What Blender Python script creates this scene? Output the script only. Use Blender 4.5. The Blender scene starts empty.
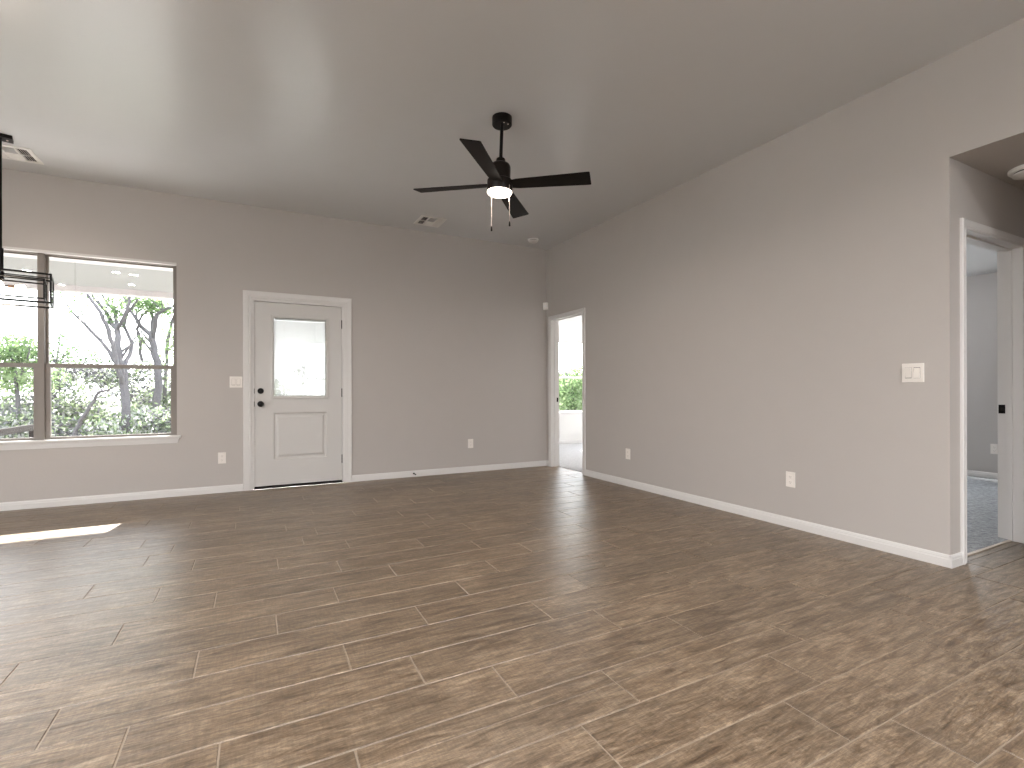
import bpy, bmesh, math, random
import numpy as np
from mathutils import Vector, Matrix
random.seed(7)
rng = np.random.default_rng(7)
S = bpy.context.scene
COL = S.collection

# ------------------------------------------------------------------ camera
F_PX = 497.15
YAW = math.radians(27.391)
cam_d = bpy.data.cameras.new('camera')
cam = bpy.data.objects.new('camera', cam_d)
COL.objects.link(cam)
cam_d.sensor_fit = 'HORIZONTAL'
cam_d.sensor_width = 36.0
cam_d.lens = 36.0 * F_PX / 1024.0
cam_d.shift_y = 6.87 / 1024.0
cam_d.clip_start = 0.02
cam_d.clip_end = 300
CAM = Vector((-3.668, -6.0156, 1.0562))
cam.matrix_world = (Matrix.Translation(CAM) @ Matrix.Rotation(-YAW, 4, 'Z')
                    @ Matrix.Rotation(math.pi / 2, 4, 'X') @ Matrix.Rotation(-0.0025, 4, 'Z'))
S.camera = cam

# ------------------------------------------------------------------ view, world, sun
S.view_settings.view_transform = 'Standard'
S.view_settings.look = 'None'
S.view_settings.gamma = 1.0
S.view_settings.use_curve_mapping = False
S.view_settings.exposure = 0.56
S.cycles.use_denoising = True
S.cycles.max_bounces = 14
S.cycles.diffuse_bounces = 7
S.cycles.glossy_bounces = 6
S.cycles.transparent_max_bounces = 24
S.cycles.sample_clamp_indirect = 6.0
S.cycles.caustics_reflective = False
S.cycles.caustics_refractive = False

WORLD_STRENGTH = 5.6
SUN_STRENGTH = 34.0
W = bpy.data.worlds.new('sky')
S.world = W
W.use_nodes = True
wn = W.node_tree
wn.nodes.clear()
w_out = wn.nodes.new('ShaderNodeOutputWorld')
w_bg = wn.nodes.new('ShaderNodeBackground')
w_tc = wn.nodes.new('ShaderNodeTexCoord')
w_sep = wn.nodes.new('ShaderNodeSeparateXYZ')
w_ramp = wn.nodes.new('ShaderNodeValToRGB')
w_ramp.color_ramp.elements[0].position = 0.0
w_ramp.color_ramp.elements[0].color = (1.0, 0.985, 0.97, 1)
w_ramp.color_ramp.elements[1].position = 1.0
w_ramp.color_ramp.elements[1].color = (0.72, 0.84, 1.0, 1)
wn.links.new(w_tc.outputs['Generated'], w_sep.inputs[0])
wn.links.new(w_sep.outputs['Z'], w_ramp.inputs[0])
wn.links.new(w_ramp.outputs[0], w_bg.inputs[0])
w_bg.inputs[1].default_value = WORLD_STRENGTH
wn.links.new(w_bg.outputs[0], w_out.inputs[0])

sun_d = bpy.data.lights.new('sun', 'SUN')
sun = bpy.data.objects.new('sun', sun_d)
COL.objects.link(sun)
sun_d.energy = SUN_STRENGTH
sun_d.angle = 0.009
sun_d.color = (1.0, 0.97, 0.92)
_sd = Vector((-0.17, -1.0, -0.6177)).normalized()      # the way the light travels
sun.rotation_euler = _sd.to_track_quat('-Z', 'Y').to_euler()
sun.location = (3, 14, 9)

# ------------------------------------------------------------------ materials
def lin(r, g, b):
    f = lambda c: (c / 255) / 12.92 if c / 255 <= 0.04045 else (((c / 255) + 0.055) / 1.055) ** 2.4
    return (f(r), f(g), f(b), 1.0)

def mat(name, col, rough=0.5, metal=0.0, spec=0.5, noise=0.0, nscale=30.0, bump=0.0, bscale=60.0, emit=None, estr=0.0):
    m = bpy.data.materials.new(name)
    m.use_nodes = True
    nt = m.node_tree
    b = nt.nodes['Principled BSDF']
    b.inputs['Base Color'].default_value = col
    b.inputs['Roughness'].default_value = rough
    b.inputs['Metallic'].default_value = metal
    b.inputs['Specular IOR Level'].default_value = spec
    tc = nt.nodes.new('ShaderNodeTexCoord')
    n = nt.nodes.new('ShaderNodeTexNoise')
    n.inputs['Scale'].default_value = nscale
    n.inputs['Detail'].default_value = 4
    nt.links.new(tc.outputs['Object'], n.inputs['Vector'])
    mix = nt.nodes.new('ShaderNodeMix')
    mix.data_type = 'RGBA'
    mix.inputs['A'].default_value = tuple(c * (1 - noise) for c in col[:3]) + (1,)
    mix.inputs['B'].default_value = tuple(min(1, c * (1 + noise)) for c in col[:3]) + (1,)
    nt.links.new(n.outputs['Fac'], mix.inputs['Factor'])
    nt.links.new(mix.outputs['Result'], b.inputs['Base Color'])
    if bump:
        n2 = nt.nodes.new('ShaderNodeTexNoise')
        n2.inputs['Scale'].default_value = bscale
        n2.inputs['Detail'].default_value = 5
        nt.links.new(tc.outputs['Object'], n2.inputs['Vector'])
        bp = nt.nodes.new('ShaderNodeBump')
        bp.inputs['Strength'].default_value = bump
        bp.inputs['Distance'].default_value = 0.004
        nt.links.new(n2.outputs['Fac'], bp.inputs['Height'])
        nt.links.new(bp.outputs[0], b.inputs['Normal'])
    if emit:
        b.inputs['Emission Color'].default_value = emit
        b.inputs['Emission Strength'].default_value = estr
    return m

M = {}
M['wall'] = mat('wall_paint', (0.46, 0.43, 0.41, 1), 0.55, noise=0.015, nscale=6, bump=0.12, bscale=45, spec=0.3)
M['ceiling'] = mat('ceiling_paint', (0.575, 0.58, 0.59, 1), 0.30, noise=0.02, nscale=4, bump=0.10, bscale=14, spec=0.8)
M['trim'] = mat('trim_paint', (0.66, 0.645, 0.635, 1), 0.35, noise=0.01, nscale=8)
M['door'] = mat('door_paint', (0.56, 0.545, 0.53, 1), 0.4, noise=0.01, nscale=8)
M['plate'] = mat('plastic_plate', (0.78, 0.74, 0.70, 1), 0.3)
M['plate_dark'] = mat('plate_slot', (0.22, 0.2, 0.19, 1), 0.5)
M['black'] = mat('black_metal', (0.004, 0.003, 0.003, 1), 0.4, spec=0.2, metal=0.0, noise=0.2)
M['bronze'] = mat('dark_bronze', (0.010, 0.006, 0.005, 1), 0.3, spec=0.3, metal=0.1, noise=0.2)
M['blade'] = mat('espresso_blade', (0.006, 0.004, 0.003, 1), 0.5, spec=0.15, noise=0.35, nscale=12)
M['frost'] = mat('frosted_lamp', (0.9, 0.85, 0.8, 1), 0.5, emit=(1.0, 0.86, 0.74, 1), estr=5.0)
M['can_lens'] = mat('can_lens', (0.9, 0.9, 0.88, 1), 0.5, emit=(1.0, 0.93, 0.85, 1), estr=30.0)
M['bulb'] = mat('bulb_glow', (0.9, 0.85, 0.8, 1), 0.3, emit=(1.0, 0.84, 0.66, 1), estr=6.0)
M['white_metal'] = mat('white_metal', (0.78, 0.77, 0.75, 1), 0.35, noise=0.01)
M['void'] = mat('duct_dark', (0.02, 0.02, 0.02, 1), 0.8)
M['vinyl'] = mat('window_vinyl', (0.20, 0.178, 0.162, 1), 0.35, noise=0.015)
M['vinyl_white'] = mat('window_vinyl_white', (0.72, 0.70, 0.68, 1), 0.35, noise=0.01)
M['bedroom_paint'] = mat('bedroom_paint', (0.48, 0.455, 0.44, 1), 0.55, noise=0.015, nscale=6, bump=0.1, bscale=45)
M['bedroom_lit'] = mat('bedroom_lit_paint', (0.66, 0.65, 0.635, 1), 0.55, noise=0.01, nscale=6)  # lighter copy of the bedroom paint, the lit room's brightness put into the colour
M['chain'] = mat('pull_chain', (0.85, 0.75, 0.7, 1), 0.3, metal=0.4)
M['socket'] = mat('tan_socket', (0.30, 0.19, 0.13, 1), 0.4)
M['bark'] = mat('bark', (0.075, 0.07, 0.075, 1), 0.9, noise=0.4, nscale=20, bump=0.6, bscale=30)
M['concrete'] = mat('concrete', (0.52, 0.51, 0.5, 1), 0.8, noise=0.1, nscale=4, bump=0.2)
M['bounce_slab_pale'] = mat('bounce_slab_pale', (0.66, 0.65, 0.63, 1), 0.8, noise=0.06, nscale=3)  # for the added slabs that bounce light indoors
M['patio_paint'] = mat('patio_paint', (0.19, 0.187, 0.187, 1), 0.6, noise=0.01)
M['beam_paint'] = mat('beam_paint', (0.42, 0.395, 0.40, 1), 0.5, noise=0.01)
M['siding'] = mat('siding', (0.6, 0.56, 0.52, 1), 0.7, noise=0.05)
M['rail_wood'] = mat('dark_wood', (0.011, 0.008, 0.0075, 1), 0.8, spec=0.05, noise=0.3)
M['strip'] = mat('threshold_strip', (0.62, 0.54, 0.46, 1), 0.35, noise=0.1)
M['roof'] = mat('roofing', (0.12, 0.11, 0.1, 1), 0.9, noise=0.2)

def glass_mat(name, tint=(1, 1, 1, 1)):
    m = bpy.data.materials.new(name)
    m.use_nodes = True
    nt = m.node_tree
    nt.nodes.clear()
    out = nt.nodes.new('ShaderNodeOutputMaterial')
    tr = nt.nodes.new('ShaderNodeBsdfTransparent')
    tr.inputs[0].default_value = tint
    gl = nt.nodes.new('ShaderNodeBsdfGlossy')
    gl.inputs['Roughness'].default_value = 0.0
    geo = nt.nodes.new('ShaderNodeNewGeometry')
    dot = nt.nodes.new('ShaderNodeVectorMath'); dot.operation = 'DOT_PRODUCT'
    nt.links.new(geo.outputs['Incoming'], dot.inputs[0])
    nt.links.new(geo.outputs['Normal'], dot.inputs[1])
    def mth(op, a, b=None):
        n = nt.nodes.new('ShaderNodeMath'); n.operation = op
        for i, v in enumerate((a, b)):
            if v is None: continue
            if isinstance(v, (int, float)): n.inputs[i].default_value = v
            else: nt.links.new(v, n.inputs[i])
        return n.outputs[0]
    ab = mth('ABSOLUTE', dot.outputs['Value'])
    p5 = mth('POWER', mth('SUBTRACT', 1.0, ab), 5.0)
    fac = mth('ADD', mth('MULTIPLY', p5, 0.96), 0.04)
    mx = nt.nodes.new('ShaderNodeMixShader')
    nt.links.new(fac, mx.inputs[0])
    nt.links.new(tr.outputs[0], mx.inputs[1])
    nt.links.new(gl.outputs[0], mx.inputs[2])
    nt.links.new(mx.outputs[0], out.inputs[0])
    return m
M['glass'] = glass_mat('window_glass', (0.97, 0.98, 0.98, 1))
M['glass_bulb'] = glass_mat('bulb_glass', (1.0, 0.97, 0.94, 1))

def leaf_mat(name, cols):
    m = bpy.data.materials.new(name)
    m.use_nodes = True
    nt = m.node_tree
    nt.nodes.clear()
    out = nt.nodes.new('ShaderNodeOutputMaterial')
    at = nt.nodes.new('ShaderNodeAttribute'); at.attribute_name = 'tone'
    rp = nt.nodes.new('ShaderNodeValToRGB')
    rp.color_ramp.interpolation = 'LINEAR'
    els = rp.color_ramp.elements
    while len(els) < len(cols): els.new(0.5)
    for i, c in enumerate(cols):
        els[i].position = i / (len(cols) - 1); els[i].color = c + (1,)
    nt.links.new(at.outputs['Fac'], rp.inputs[0])
    d = nt.nodes.new('ShaderNodeBsdfDiffuse'); t = nt.nodes.new('ShaderNodeBsdfTranslucent')
    nt.links.new(rp.outputs[0], d.inputs[0]); nt.links.new(rp.outputs[0], t.inputs[0])
    mx = nt.nodes.new('ShaderNodeMixShader'); mx.inputs[0].default_value = 0.5
    nt.links.new(d.outputs[0], mx.inputs[1]); nt.links.new(t.outputs[0], mx.inputs[2])
    nt.links.new(mx.outputs[0], out.inputs[0])
    return m
M['blind'] = leaf_mat('blind_white', [(0.82, 0.82, 0.82), (0.82, 0.82, 0.82)])
M['leaf'] = leaf_mat('green_leaves', [(0.035, 0.06, 0.03), (0.08, 0.13, 0.06), (0.16, 0.24, 0.10), (0.27, 0.34, 0.18)])
M['brush'] = leaf_mat('mixed_brush', [(0.06, 0.057, 0.065), (0.17, 0.165, 0.18), (0.08, 0.11, 0.06), (0.18, 0.23, 0.12), (0.33, 0.38, 0.25), (0.42, 0.41, 0.41)])

# wood-look plank tile
def plank_mat():
    m = bpy.data.materials.new('wood_look_plank_tile')
    m.use_nodes = True
    nt = m.node_tree
    L = nt.links.new
    b = nt.nodes['Principled BSDF']
    tc = nt.nodes.new('ShaderNodeTexCoord')
    at = nt.nodes.new('ShaderNodeAttribute'); at.attribute_name = 'seed'
    sc = nt.nodes.new('ShaderNodeVectorMath'); sc.operation = 'SCALE'
    sc.inputs[0].default_value = (37.0, 11.0, 5.0)
    L(at.outputs['Fac'], sc.inputs['Scale'])
    ad = nt.nodes.new('ShaderNodeVectorMath'); ad.operation = 'ADD'
    L(tc.outputs['Object'], ad.inputs[0]); L(sc.outputs[0], ad.inputs[1])
    def noise(scale, sx, sy, detail=6, rough=0.6, dist=0.0):
        mp = nt.nodes.new('ShaderNodeMapping')
        mp.inputs['Scale'].default_value = (sx, sy, 1)
        L(ad.outputs[0], mp.inputs['Vector'])
        n = nt.nodes.new('ShaderNodeTexNoise')
        n.inputs['Scale'].default_value = scale
        n.inputs['Detail'].default_value = detail
        n.inputs['Roughness'].default_value = rough
        n.inputs['Distortion'].default_value = dist
        L(mp.outputs[0], n.inputs['Vector'])
        return n.outputs['Fac']
    def ramp(fac, stops):
        r = nt.nodes.new('ShaderNodeValToRGB')
        els = r.color_ramp.elements
        while len(els) < len(stops): els.new(0.5)
        for e, (p, c) in zip(els, stops):
            e.position = p; e.color = c + (1,) if len(c) == 3 else c
        L(fac, r.inputs[0])
        return r.outputs[0]
    grain = noise(3.6, 1.5, 9.0, 12, 0.80, 0.7)
    base = ramp(grain, [(0.33, (0.056, 0.035, 0.020)), (0.43, (0.130, 0.088, 0.054)), (0.52, (0.205, 0.148, 0.097)), (0.64, (0.34, 0.260, 0.180))])
    fine = noise(8.0, 2.2, 16.0, 8, 0.8, 1.2)
    saw = noise(16.0, 7.0, 1.2, 3, 0.6, 0.2)
    def mul(a, fac_out, lo, hi, p0=0.35, p1=0.65):
        r = ramp(fac_out, [(p0, (lo, lo, lo)), (p1, (hi, hi, hi))])
        x = nt.nodes.new('ShaderNodeMix'); x.data_type = 'RGBA'; x.blend_type = 'MULTIPLY'
        x.inputs['Factor'].default_value = 1.0
        L(a, x.inputs['A']); L(r, x.inputs['B'])
        return x.outputs['Result']
    c = mul(base, fine, 0.66, 1.24, 0.4, 0.6)
    c = mul(c, saw, 0.84, 1.10)
    patch = noise(1.6, 1.0, 2.2, 2, 0.5, 0.0)
    c = mul(c, patch, 0.86, 1.12)
    c2 = mul(c, at.outputs['Fac'], 0.92, 1.08, 0.0, 1.0)
    L(c2, b.inputs['Base Color'])
    rr = nt.nodes.new('ShaderNodeMapRange')
    rr.inputs['To Min'].default_value = 0.28; rr.inputs['To Max'].default_value = 0.48
    L(fine, rr.inputs['Value']); L(rr.outputs[0], b.inputs['Roughness'])
    b.inputs['Specular IOR Level'].default_value = 0.8
    wav = noise(5.0, 0.5, 7.0, 2, 0.5, 0.4)
    s1 = nt.nodes.new('ShaderNodeMath'); s1.operation = 'MULTIPLY'; s1.inputs[1].default_value = 2.2
    L(wav, s1.inputs[0])
    s2 = nt.nodes.new('ShaderNodeMath'); s2.operation = 'MULTIPLY_ADD'; s2.inputs[1].default_value = 0.25
    L(fine, s2.inputs[0]); L(s1.outputs[0], s2.inputs[2])
    bp = nt.nodes.new('ShaderNodeBump')
    bp.inputs['Strength'].default_value = 0.6; bp.inputs['Distance'].default_value = 0.0018
    L(s2.outputs[0], bp.inputs['Height']); L(bp.outputs[0], b.inputs['Normal'])
    return m
M['plank'] = plank_mat()
M['grout'] = mat('grout', (0.34, 0.28, 0.22, 1), 0.75, noise=0.1, nscale=40)

def carpet_mat(name, c0, c1):
    m = mat(name, c0, 0.95, bump=1.0, bscale=90, spec=0.1)
    nt = m.node_tree
    tc = nt.nodes.new('ShaderNodeTexCoord')
    n = nt.nodes.new('ShaderNodeTexNoise'); n.inputs['Scale'].default_value = 28; n.inputs['Detail'].default_value = 8; n.inputs['Roughness'].default_value = 0.8
    nt.links.new(tc.outputs['Object'], n.inputs['Vector'])
    r = nt.nodes.new('ShaderNodeValToRGB')
    r.color_ramp.elements[0].position = 0.36; r.color_ramp.elements[0].color = c0
    r.color_ramp.elements[1].position = 0.62; r.color_ramp.elements[1].color = c1
    nt.links.new(n.outputs['Fac'], r.inputs[0])
    nt.links.new(r.outputs[0], nt.nodes['Principled BSDF'].inputs['Base Color'])
    return m
M['carpet'] = carpet_mat('grey_carpet', (0.20, 0.21, 0.225, 1), (0.52, 0.54, 0.56, 1))
M['carpet2'] = carpet_mat('pale_carpet', (0.42, 0.42, 0.43, 1), (0.56, 0.56, 0.57, 1))
M['grass'] = carpet_mat('dry_grass', (0.07, 0.075, 0.05, 1), (0.16, 0.155, 0.13, 1))

# ------------------------------------------------------------------ mesh helpers
def obj(name, bm, m, parent=None, smooth=False):
    me = bpy.data.meshes.new(name)
    bmesh.ops.recalc_face_normals(bm, faces=bm.faces[:])
    bm.to_mesh(me); bm.free()
    if smooth:
        for p in me.polygons: p.use_smooth = True
        try: me.set_sharp_from_angle(angle=math.radians(35))
        except Exception: pass
    me.materials.append(m)
    o = bpy.data.objects.new(name, me)
    COL.objects.link(o)
    if parent: o.parent = parent
    return o

def empty(name, loc=(0, 0, 0), rz=0.0):
    o = bpy.data.objects.new(name, None)
    COL.objects.link(o)
    o.empty_display_size = 0.1
    o.location = loc; o.rotation_euler = (0, 0, rz)
    return o

def tag(o, label=None, cat=None, group=None, kind=None):
    if label: o['label'] = label
    if cat: o['category'] = cat
    if group: o['group'] = group
    if kind: o['kind'] = kind
    return o

def box(bm, x0, x1, y0, y1, z0, z1, bev=0.0, mtx=None):
    r = bmesh.ops.create_cube(bm, size=1.0)
    vs = r['verts']
    for v in vs:
        v.co = Vector(((x0 + x1) / 2 + v.co.x * (x1 - x0), (y0 + y1) / 2 + v.co.y * (y1 - y0), (z0 + z1) / 2 + v.co.z * (z1 - z0)))
    if bev:
        es = list({e for v in vs for e in v.link_edges})
        g = bmesh.ops.bevel(bm, geom=es, offset=bev, segments=2, affect='EDGES', profile=0.7)
        vs = list({v for f in g['faces'] for v in f.verts} | {v for v in vs if v.is_valid})
    if mtx:
        for v in vs: v.co = mtx @ v.co
    return vs

def bx(x0, x1, y0, y1, z0, z1, bev=0.0, mtx=None):
    bm = bmesh.new(); box(bm, x0, x1, y0, y1, z0, z1, bev, mtx); return bm

def lathe(bm, prof, cx=0, cy=0, seg=32, mtx=None, close=True):
    rings = []
    for r, z in prof:
        if r < 1e-5:
            rings.append([bm.verts.new((cx, cy, z))])
        else:
            rings.append([bm.verts.new((cx + r * math.cos(2 * math.pi * i / seg), cy + r * math.sin(2 * math.pi * i / seg), z)) for i in range(seg)])
    for a, b in zip(rings, rings[1:]):
        for i in range(seg):
            j = (i + 1) % seg
            if len(a) == 1 and len(b) == 1: continue
            if len(a) == 1: bm.faces.new((a[0], b[j], b[i]))
            elif len(b) == 1: bm.faces.new((a[i], a[j], b[0]))
            else: bm.faces.new((a[i], a[j], b[j], b[i]))
    if mtx:
        for R in rings:
            for v in R: v.co = mtx @ v.co
    return bm

def tube(bm, pts, radii, seg=8):
    pts = [Vector(p) for p in pts]
    n = len(pts)
    if isinstance(radii, (int, float)): radii = [radii] * n
    rings = []
    up = Vector((0.13, 0.21, 1)).normalized()
    prev = None
    for i, p in enumerate(pts):
        t = (pts[min(i + 1, n - 1)] - pts[max(i - 1, 0)]).normalized()
        if prev is None:
            a = t.cross(up)
            if a.length < 0.2: a = t.cross(Vector((1, 0, 0)))
            a.normalize()
        else:
            a = (prev - t * prev.dot(t)).normalized()
        prev = a
        b = t.cross(a)
        rings.append([bm.verts.new(p + (a * math.cos(2 * math.pi * k / seg) + b * math.sin(2 * math.pi * k / seg)) * radii[i]) for k in range(seg)])
    for A, B in zip(rings, rings[1:]):
        for k in range(seg):
            bm.faces.new((A[k], A[(k + 1) % seg], B[(k + 1) % seg], B[k]))
    bm.faces.new(rings[0][::-1]); bm.faces.new(rings[-1])
    return bm

def grid_holes(bm, axis, c0, c1, a0, a1, z0, z1, holes):
    """wall slab: thickness c0..c1 on `axis` normal, run a0..a1, rectangular holes (a,b,za,zb)"""
    As = sorted({a0, a1, *[h[0] for h in holes], *[h[1] for h in holes]})
    for A, B in zip(As, As[1:]):
        m = (A + B) / 2
        zs = [z0]
        cuts = sorted([(h[2], h[3]) for h in holes if h[0] <= m <= h[1]])
        segs = []; z = z0
        for q0, q1 in cuts:
            if q0 > z: segs.append((z, q0))
            z = q1
        if z < z1: segs.append((z, z1))
        for q0, q1 in segs:
            if axis == 'y': box(bm, A, B, c0, c1, q0, q1)
            else: box(bm, c0, c1, A, B, q0, q1)
    bmesh.ops.remove_doubles(bm, verts=bm.verts[:], dist=1e-5)
    # drop the inside faces that two neighbouring slabs share
    seen = {}
    for f in bm.faces:
        k = tuple(sorted(v.index for v in f.verts)) if False else tuple(round(c, 4) for c in f.calc_center_median())
        seen.setdefault(k, []).append(f)
    dead = [f for fs in seen.values() if len(fs) > 1 for f in fs]
    bmesh.ops.delete(bm, geom=dead, context='FACES')
    return bm

def struct(name, bm, m, parent=None, label=None):
    o = obj(name, bm, m, parent)
    if parent is None:
        o['kind'] = 'structure'
    if label: o['label'] = label
    return o

def nested(bm, axis, sign, rects, cap=True):
    """rectangles (a0,a1,z0,z1,depth) joined ring to ring; depth measured along `axis`"""
    loops = []
    for a0, a1, z0, z1, d in rects:
        P = [(a0, z0), (a1, z0), (a1, z1), (a0, z1)]
        loops.append([bm.verts.new((a, d, z) if axis == 'y' else (d, a, z)) for a, z in P])
    for A, B in zip(loops, loops[1:]):
        for i in range(4):
            bm.faces.new((A[i], A[(i + 1) % 4], B[(i + 1) % 4], B[i]))
    if cap: bm.faces.new(loops[-1])
    return bm

# ------------------------------------------------------------------ the room shell
H = 3.05
HB = 2.438
XL, YF = -9.6, -9.6
WIN1 = (-6.455, -4.364, 0.60, 2.357)
DOOR1 = (-3.706, -2.73, -0.15, 2.066)
D2 = (-0.895, -0.11, -0.15, 2.055)     # rough opening incl. jambs, on wall_right
D3 = (0.171, 1.04, 0.0, 2.055)       # hall bedroom door
BWIN = (1.55, 2.60, 0.62, 2.055)

struct('wall_back', grid_holes(bmesh.new(), 'y', 0, 0.15, XL - 0.15, 0.0, -0.15, H + 0.1, [WIN1, DOOR1]), M['wall'], label='greige painted wall with the twin window and entry door')
struct('wall_right', grid_holes(bmesh.new(), 'x', 0, 0.114, YF - 0.15, 2.27, -0.15, H + 0.1,
       [D2, (-5.72, -4.59, -0.15, HB)]), M['wall'], label='long greige painted wall on the right with a doorway and hall opening')
struct('wall_left', grid_holes(bmesh.new(), 'x', XL - 0.15, XL, YF - 0.15, 0.0, -0.15, H + 0.1, [(-9.2, -3.4, 0.1, 2.6)]), M['wall'])
struct('wall_front', grid_holes(bmesh.new(), 'y', YF - 0.15, YF, XL, 0.0, -0.15, H + 0.1, [(-2.4, -0.5, 0.3, 2.5)]), M['wall'])
struct('ceiling', bx(XL - 0.15, 0.114, YF - 0.15, 0.15, H, H + 0.12), M['ceiling'])
# hall and bedrooms beyond the right wall
struct('wall_hall_left', grid_holes(bmesh.new(), 'y', -4.59, -4.476, 0.114, 4.09, 0.0, HB, [D3]), M['wall'])
struct('wall_hall_right', bx(0.114, 4.09, -5.834, -5.72, 0.0, HB), M['wall'])
struct('ceiling_hall', bx(0.114, 4.09, -5.834, -4.476, HB, HB + 0.1), M['wall'])
struct('ceiling_bedroom', bx(0.114, 4.09, -4.476, 2.27, HB + 0.002, HB + 0.12), M['ceiling'])
struct('wall_bedroom_divider', bx(0.114, 4.09, -1.12, -1.006, 0.0, HB), M['bedroom_paint'])
struct('wall_bedroom_far', grid_holes(bmesh.new(), 'x', 4.09, 4.24, -5.834, 2.27, -0.15, HB + 0.4, [(-3.0, -1.4, 0.5, 2.06), (-0.2, 1.6, 0.5, 2.06)]), M['bedroom_paint'])
struct('wall_bedroom_back', grid_holes(bmesh.new(), 'y', 2.27, 2.42, 0.0, 4.24, -0.15, HB + 0.5, [BWIN]), M['bedroom_lit'])
struct('roof', bx(XL - 0.6, 4.8, YF - 0.6, 2.95, H + 0.25, H + 0.37), M['roof'])  # unseen slab over the house, put in for shade

# plank tile floor: every plank is a bevelled slab over one grout bed
def plank_floor():
    bm = bmesh.new()
    seed = bm.faces.layers.float.new('seed')
    PW, PL, G, BV = 0.2185, 0.90, 0.0042, 0.0020
    joints = {0: -3.344, -1: -3.872, -2: -3.582, -3: -3.296, -4: -3.848, -5: -4.118, -6: -4.446, -7: -4.0,
              -8: -4.268, -9: -4.158, 1: -3.122, 2: -3.763, 3: -2.508, 4: -2.754, 5: -2.076, 6: -1.856}
    regions = [(XL, 0.0, YF, -5.72), (XL, 4.09, -5.72, -4.59), (XL, 0.0, -4.59, -0.875), (XL, 0.10, -0.875, -0.13), (XL, 0.0, -0.13, 0.0), (0.190, 1.02, -4.59, -4.535)]
    rnd = random.Random(3)
    def piece(xa, xb, ya, yb, s):
        if xb - xa < 0.012 or yb - ya < 0.008: return
        b = min(BV, (xb - xa) / 4, (yb - ya) / 4)
        o = [bm.verts.new((x, y, -0.0032)) for x, y in ((xa, ya), (xb, ya), (xb, yb), (xa, yb))]
        t = [bm.verts.new((x, y, 0.0)) for x, y in ((xa + b, ya + b), (xb - b, ya + b), (xb - b, yb - b), (xa + b, yb - b))]
        fs = [bm.faces.new(t)] + [bm.faces.new((o[i], o[(i + 1) % 4], t[(i + 1) % 4], t[i])) for i in range(4)]
        for f in fs: f[seed] = s
    ks = range(-19, 29)
    for k in ks:
        yt = -3.845 - k * PW; yb = yt - PW
        j0 = joints.get(k, -3.0 + (k * 0.317) % 0.9 + rnd.uniform(-0.05, 0.05))
        n0 = math.floor((XL - j0) / PL) - 1
        for n in range(n0, n0 + 18):
            xa, xb = j0 + n * PL + G / 2, j0 + (n + 1) * PL - G / 2
            s = rnd.random()
            hit = []
            for (rx0, rx1, ry0, ry1) in regions:
                X0, X1 = max(xa, rx0), min(xb, rx1)
                Y0, Y1 = max(yb + .0017, ry0), min(yt - .0017, ry1)
                if X1 > X0 and Y1 > Y0: hit.append([X0, X1, Y0, Y1])
            for h in hit: piece(*h, s)
    me_o = obj('floor', bm, M['plank'])
    return me_o
fl = plank_floor()
fl['kind'] = 'structure'
fl['label'] = 'brown grey wood look plank tile floor with pale grout joints'
g = struct('floor_grout', bx(XL, 4.09, YF, 0.0, -0.15, -0.0026), M['grout'])
g2 = obj('threshold_bed', bx(0.0, 0.10, -0.875, -0.13, -0.1, -0.0025), M['grout'], g)
struct('floor_bedroom', bx(0.10, 4.09, -1.12, 2.27, -0.14, 0.006), M['carpet2'], label='pale grey carpet in the bright bedroom')
struct('floor_bedroom', bx(0.114, 4.09, -4.525, -1.12, -0.14, 0.008), M['carpet'], label='mottled grey carpet in the bedroom off the hall')
struct('trim_1', bx(0.190, 1.02, -4.545, -4.523, 0.0, 0.007, 0.002), M['strip'], label='pale strip between plank floor and carpet')

# baseboards (stepped profile), swept along a run
def base(name, p0, p1, nrm, label=None):
    """p0->p1 along wall face, nrm = direction into the room"""
    p0, p1, n = Vector((*p0, 0)), Vector((*p1, 0)), Vector((*nrm, 0))
    prof = [(0, 0), (0.0135, 0), (0.0135, 0.046), (0.0105, 0.052), (0.0105, 0.060), (0.006, 0.071), (0.003, 0.074), (0, 0.074)]
    bm = bmesh.new()
    rows = []
    for p in (p0, p1):
        rows.append([bm.verts.new(p + n * d + Vector((0, 0, z))) for d, z in prof])
    k = len(prof)
    for i in range(k):
        bm.faces.new((rows[0][i], rows[0][(i + 1) % k], rows[1][(i + 1) % k], rows[1][i]))
    bm.faces.new(rows[0][::-1]); bm.faces.new(rows[1])
    return struct(name, bm, M['trim'], label=label)
base('baseboard_back_left', (XL, 0), (-3.777, 0), (0, -1), 'white baseboard left of the entry door')
base('baseboard_back_right', (-2.663, 0), (0, 0), (0, -1), 'white baseboard between entry door and corner')
base('baseboard_right', (0, -0.93), (0, -4.590), (-1, 0), 'long white baseboard on the right wall')
base('baseboard_right_corner', (0, -0.0135), (0, -0.067), (-1, 0))
base('baseboard_right_front', (0, -5.72), (0, YF), (-1, 0))
base('baseboard_hall', (-0.0135, -4.59), (0.129, -4.59), (0, -1), 'short white baseboard at the hall corner')
base('baseboard_hall', (1.085, -4.59), (4.09, -4.59), (0, -1))
base('baseboard_hall_right', (0.0, -5.72), (4.09, -5.72), (0, 1))
base('baseboard_bedroom_far', (4.09, -4.476), (4.09, -1.12), (-1, 0), 'white baseboard in the bedroom off the hall')
base('baseboard_bedroom_back', (0.114, 2.27), (4.09, 2.27), (0, -1), 'white baseboard under the bedroom window')
base('baseboard_bedroom_back', (0.114, -0.07), (0.114, 2.27), (1, 0))
base('baseboard_left', (XL, 0), (XL, YF), (1, 0))
base('baseboard_front', (XL, YF), (0, YF), (0, 1))

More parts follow.
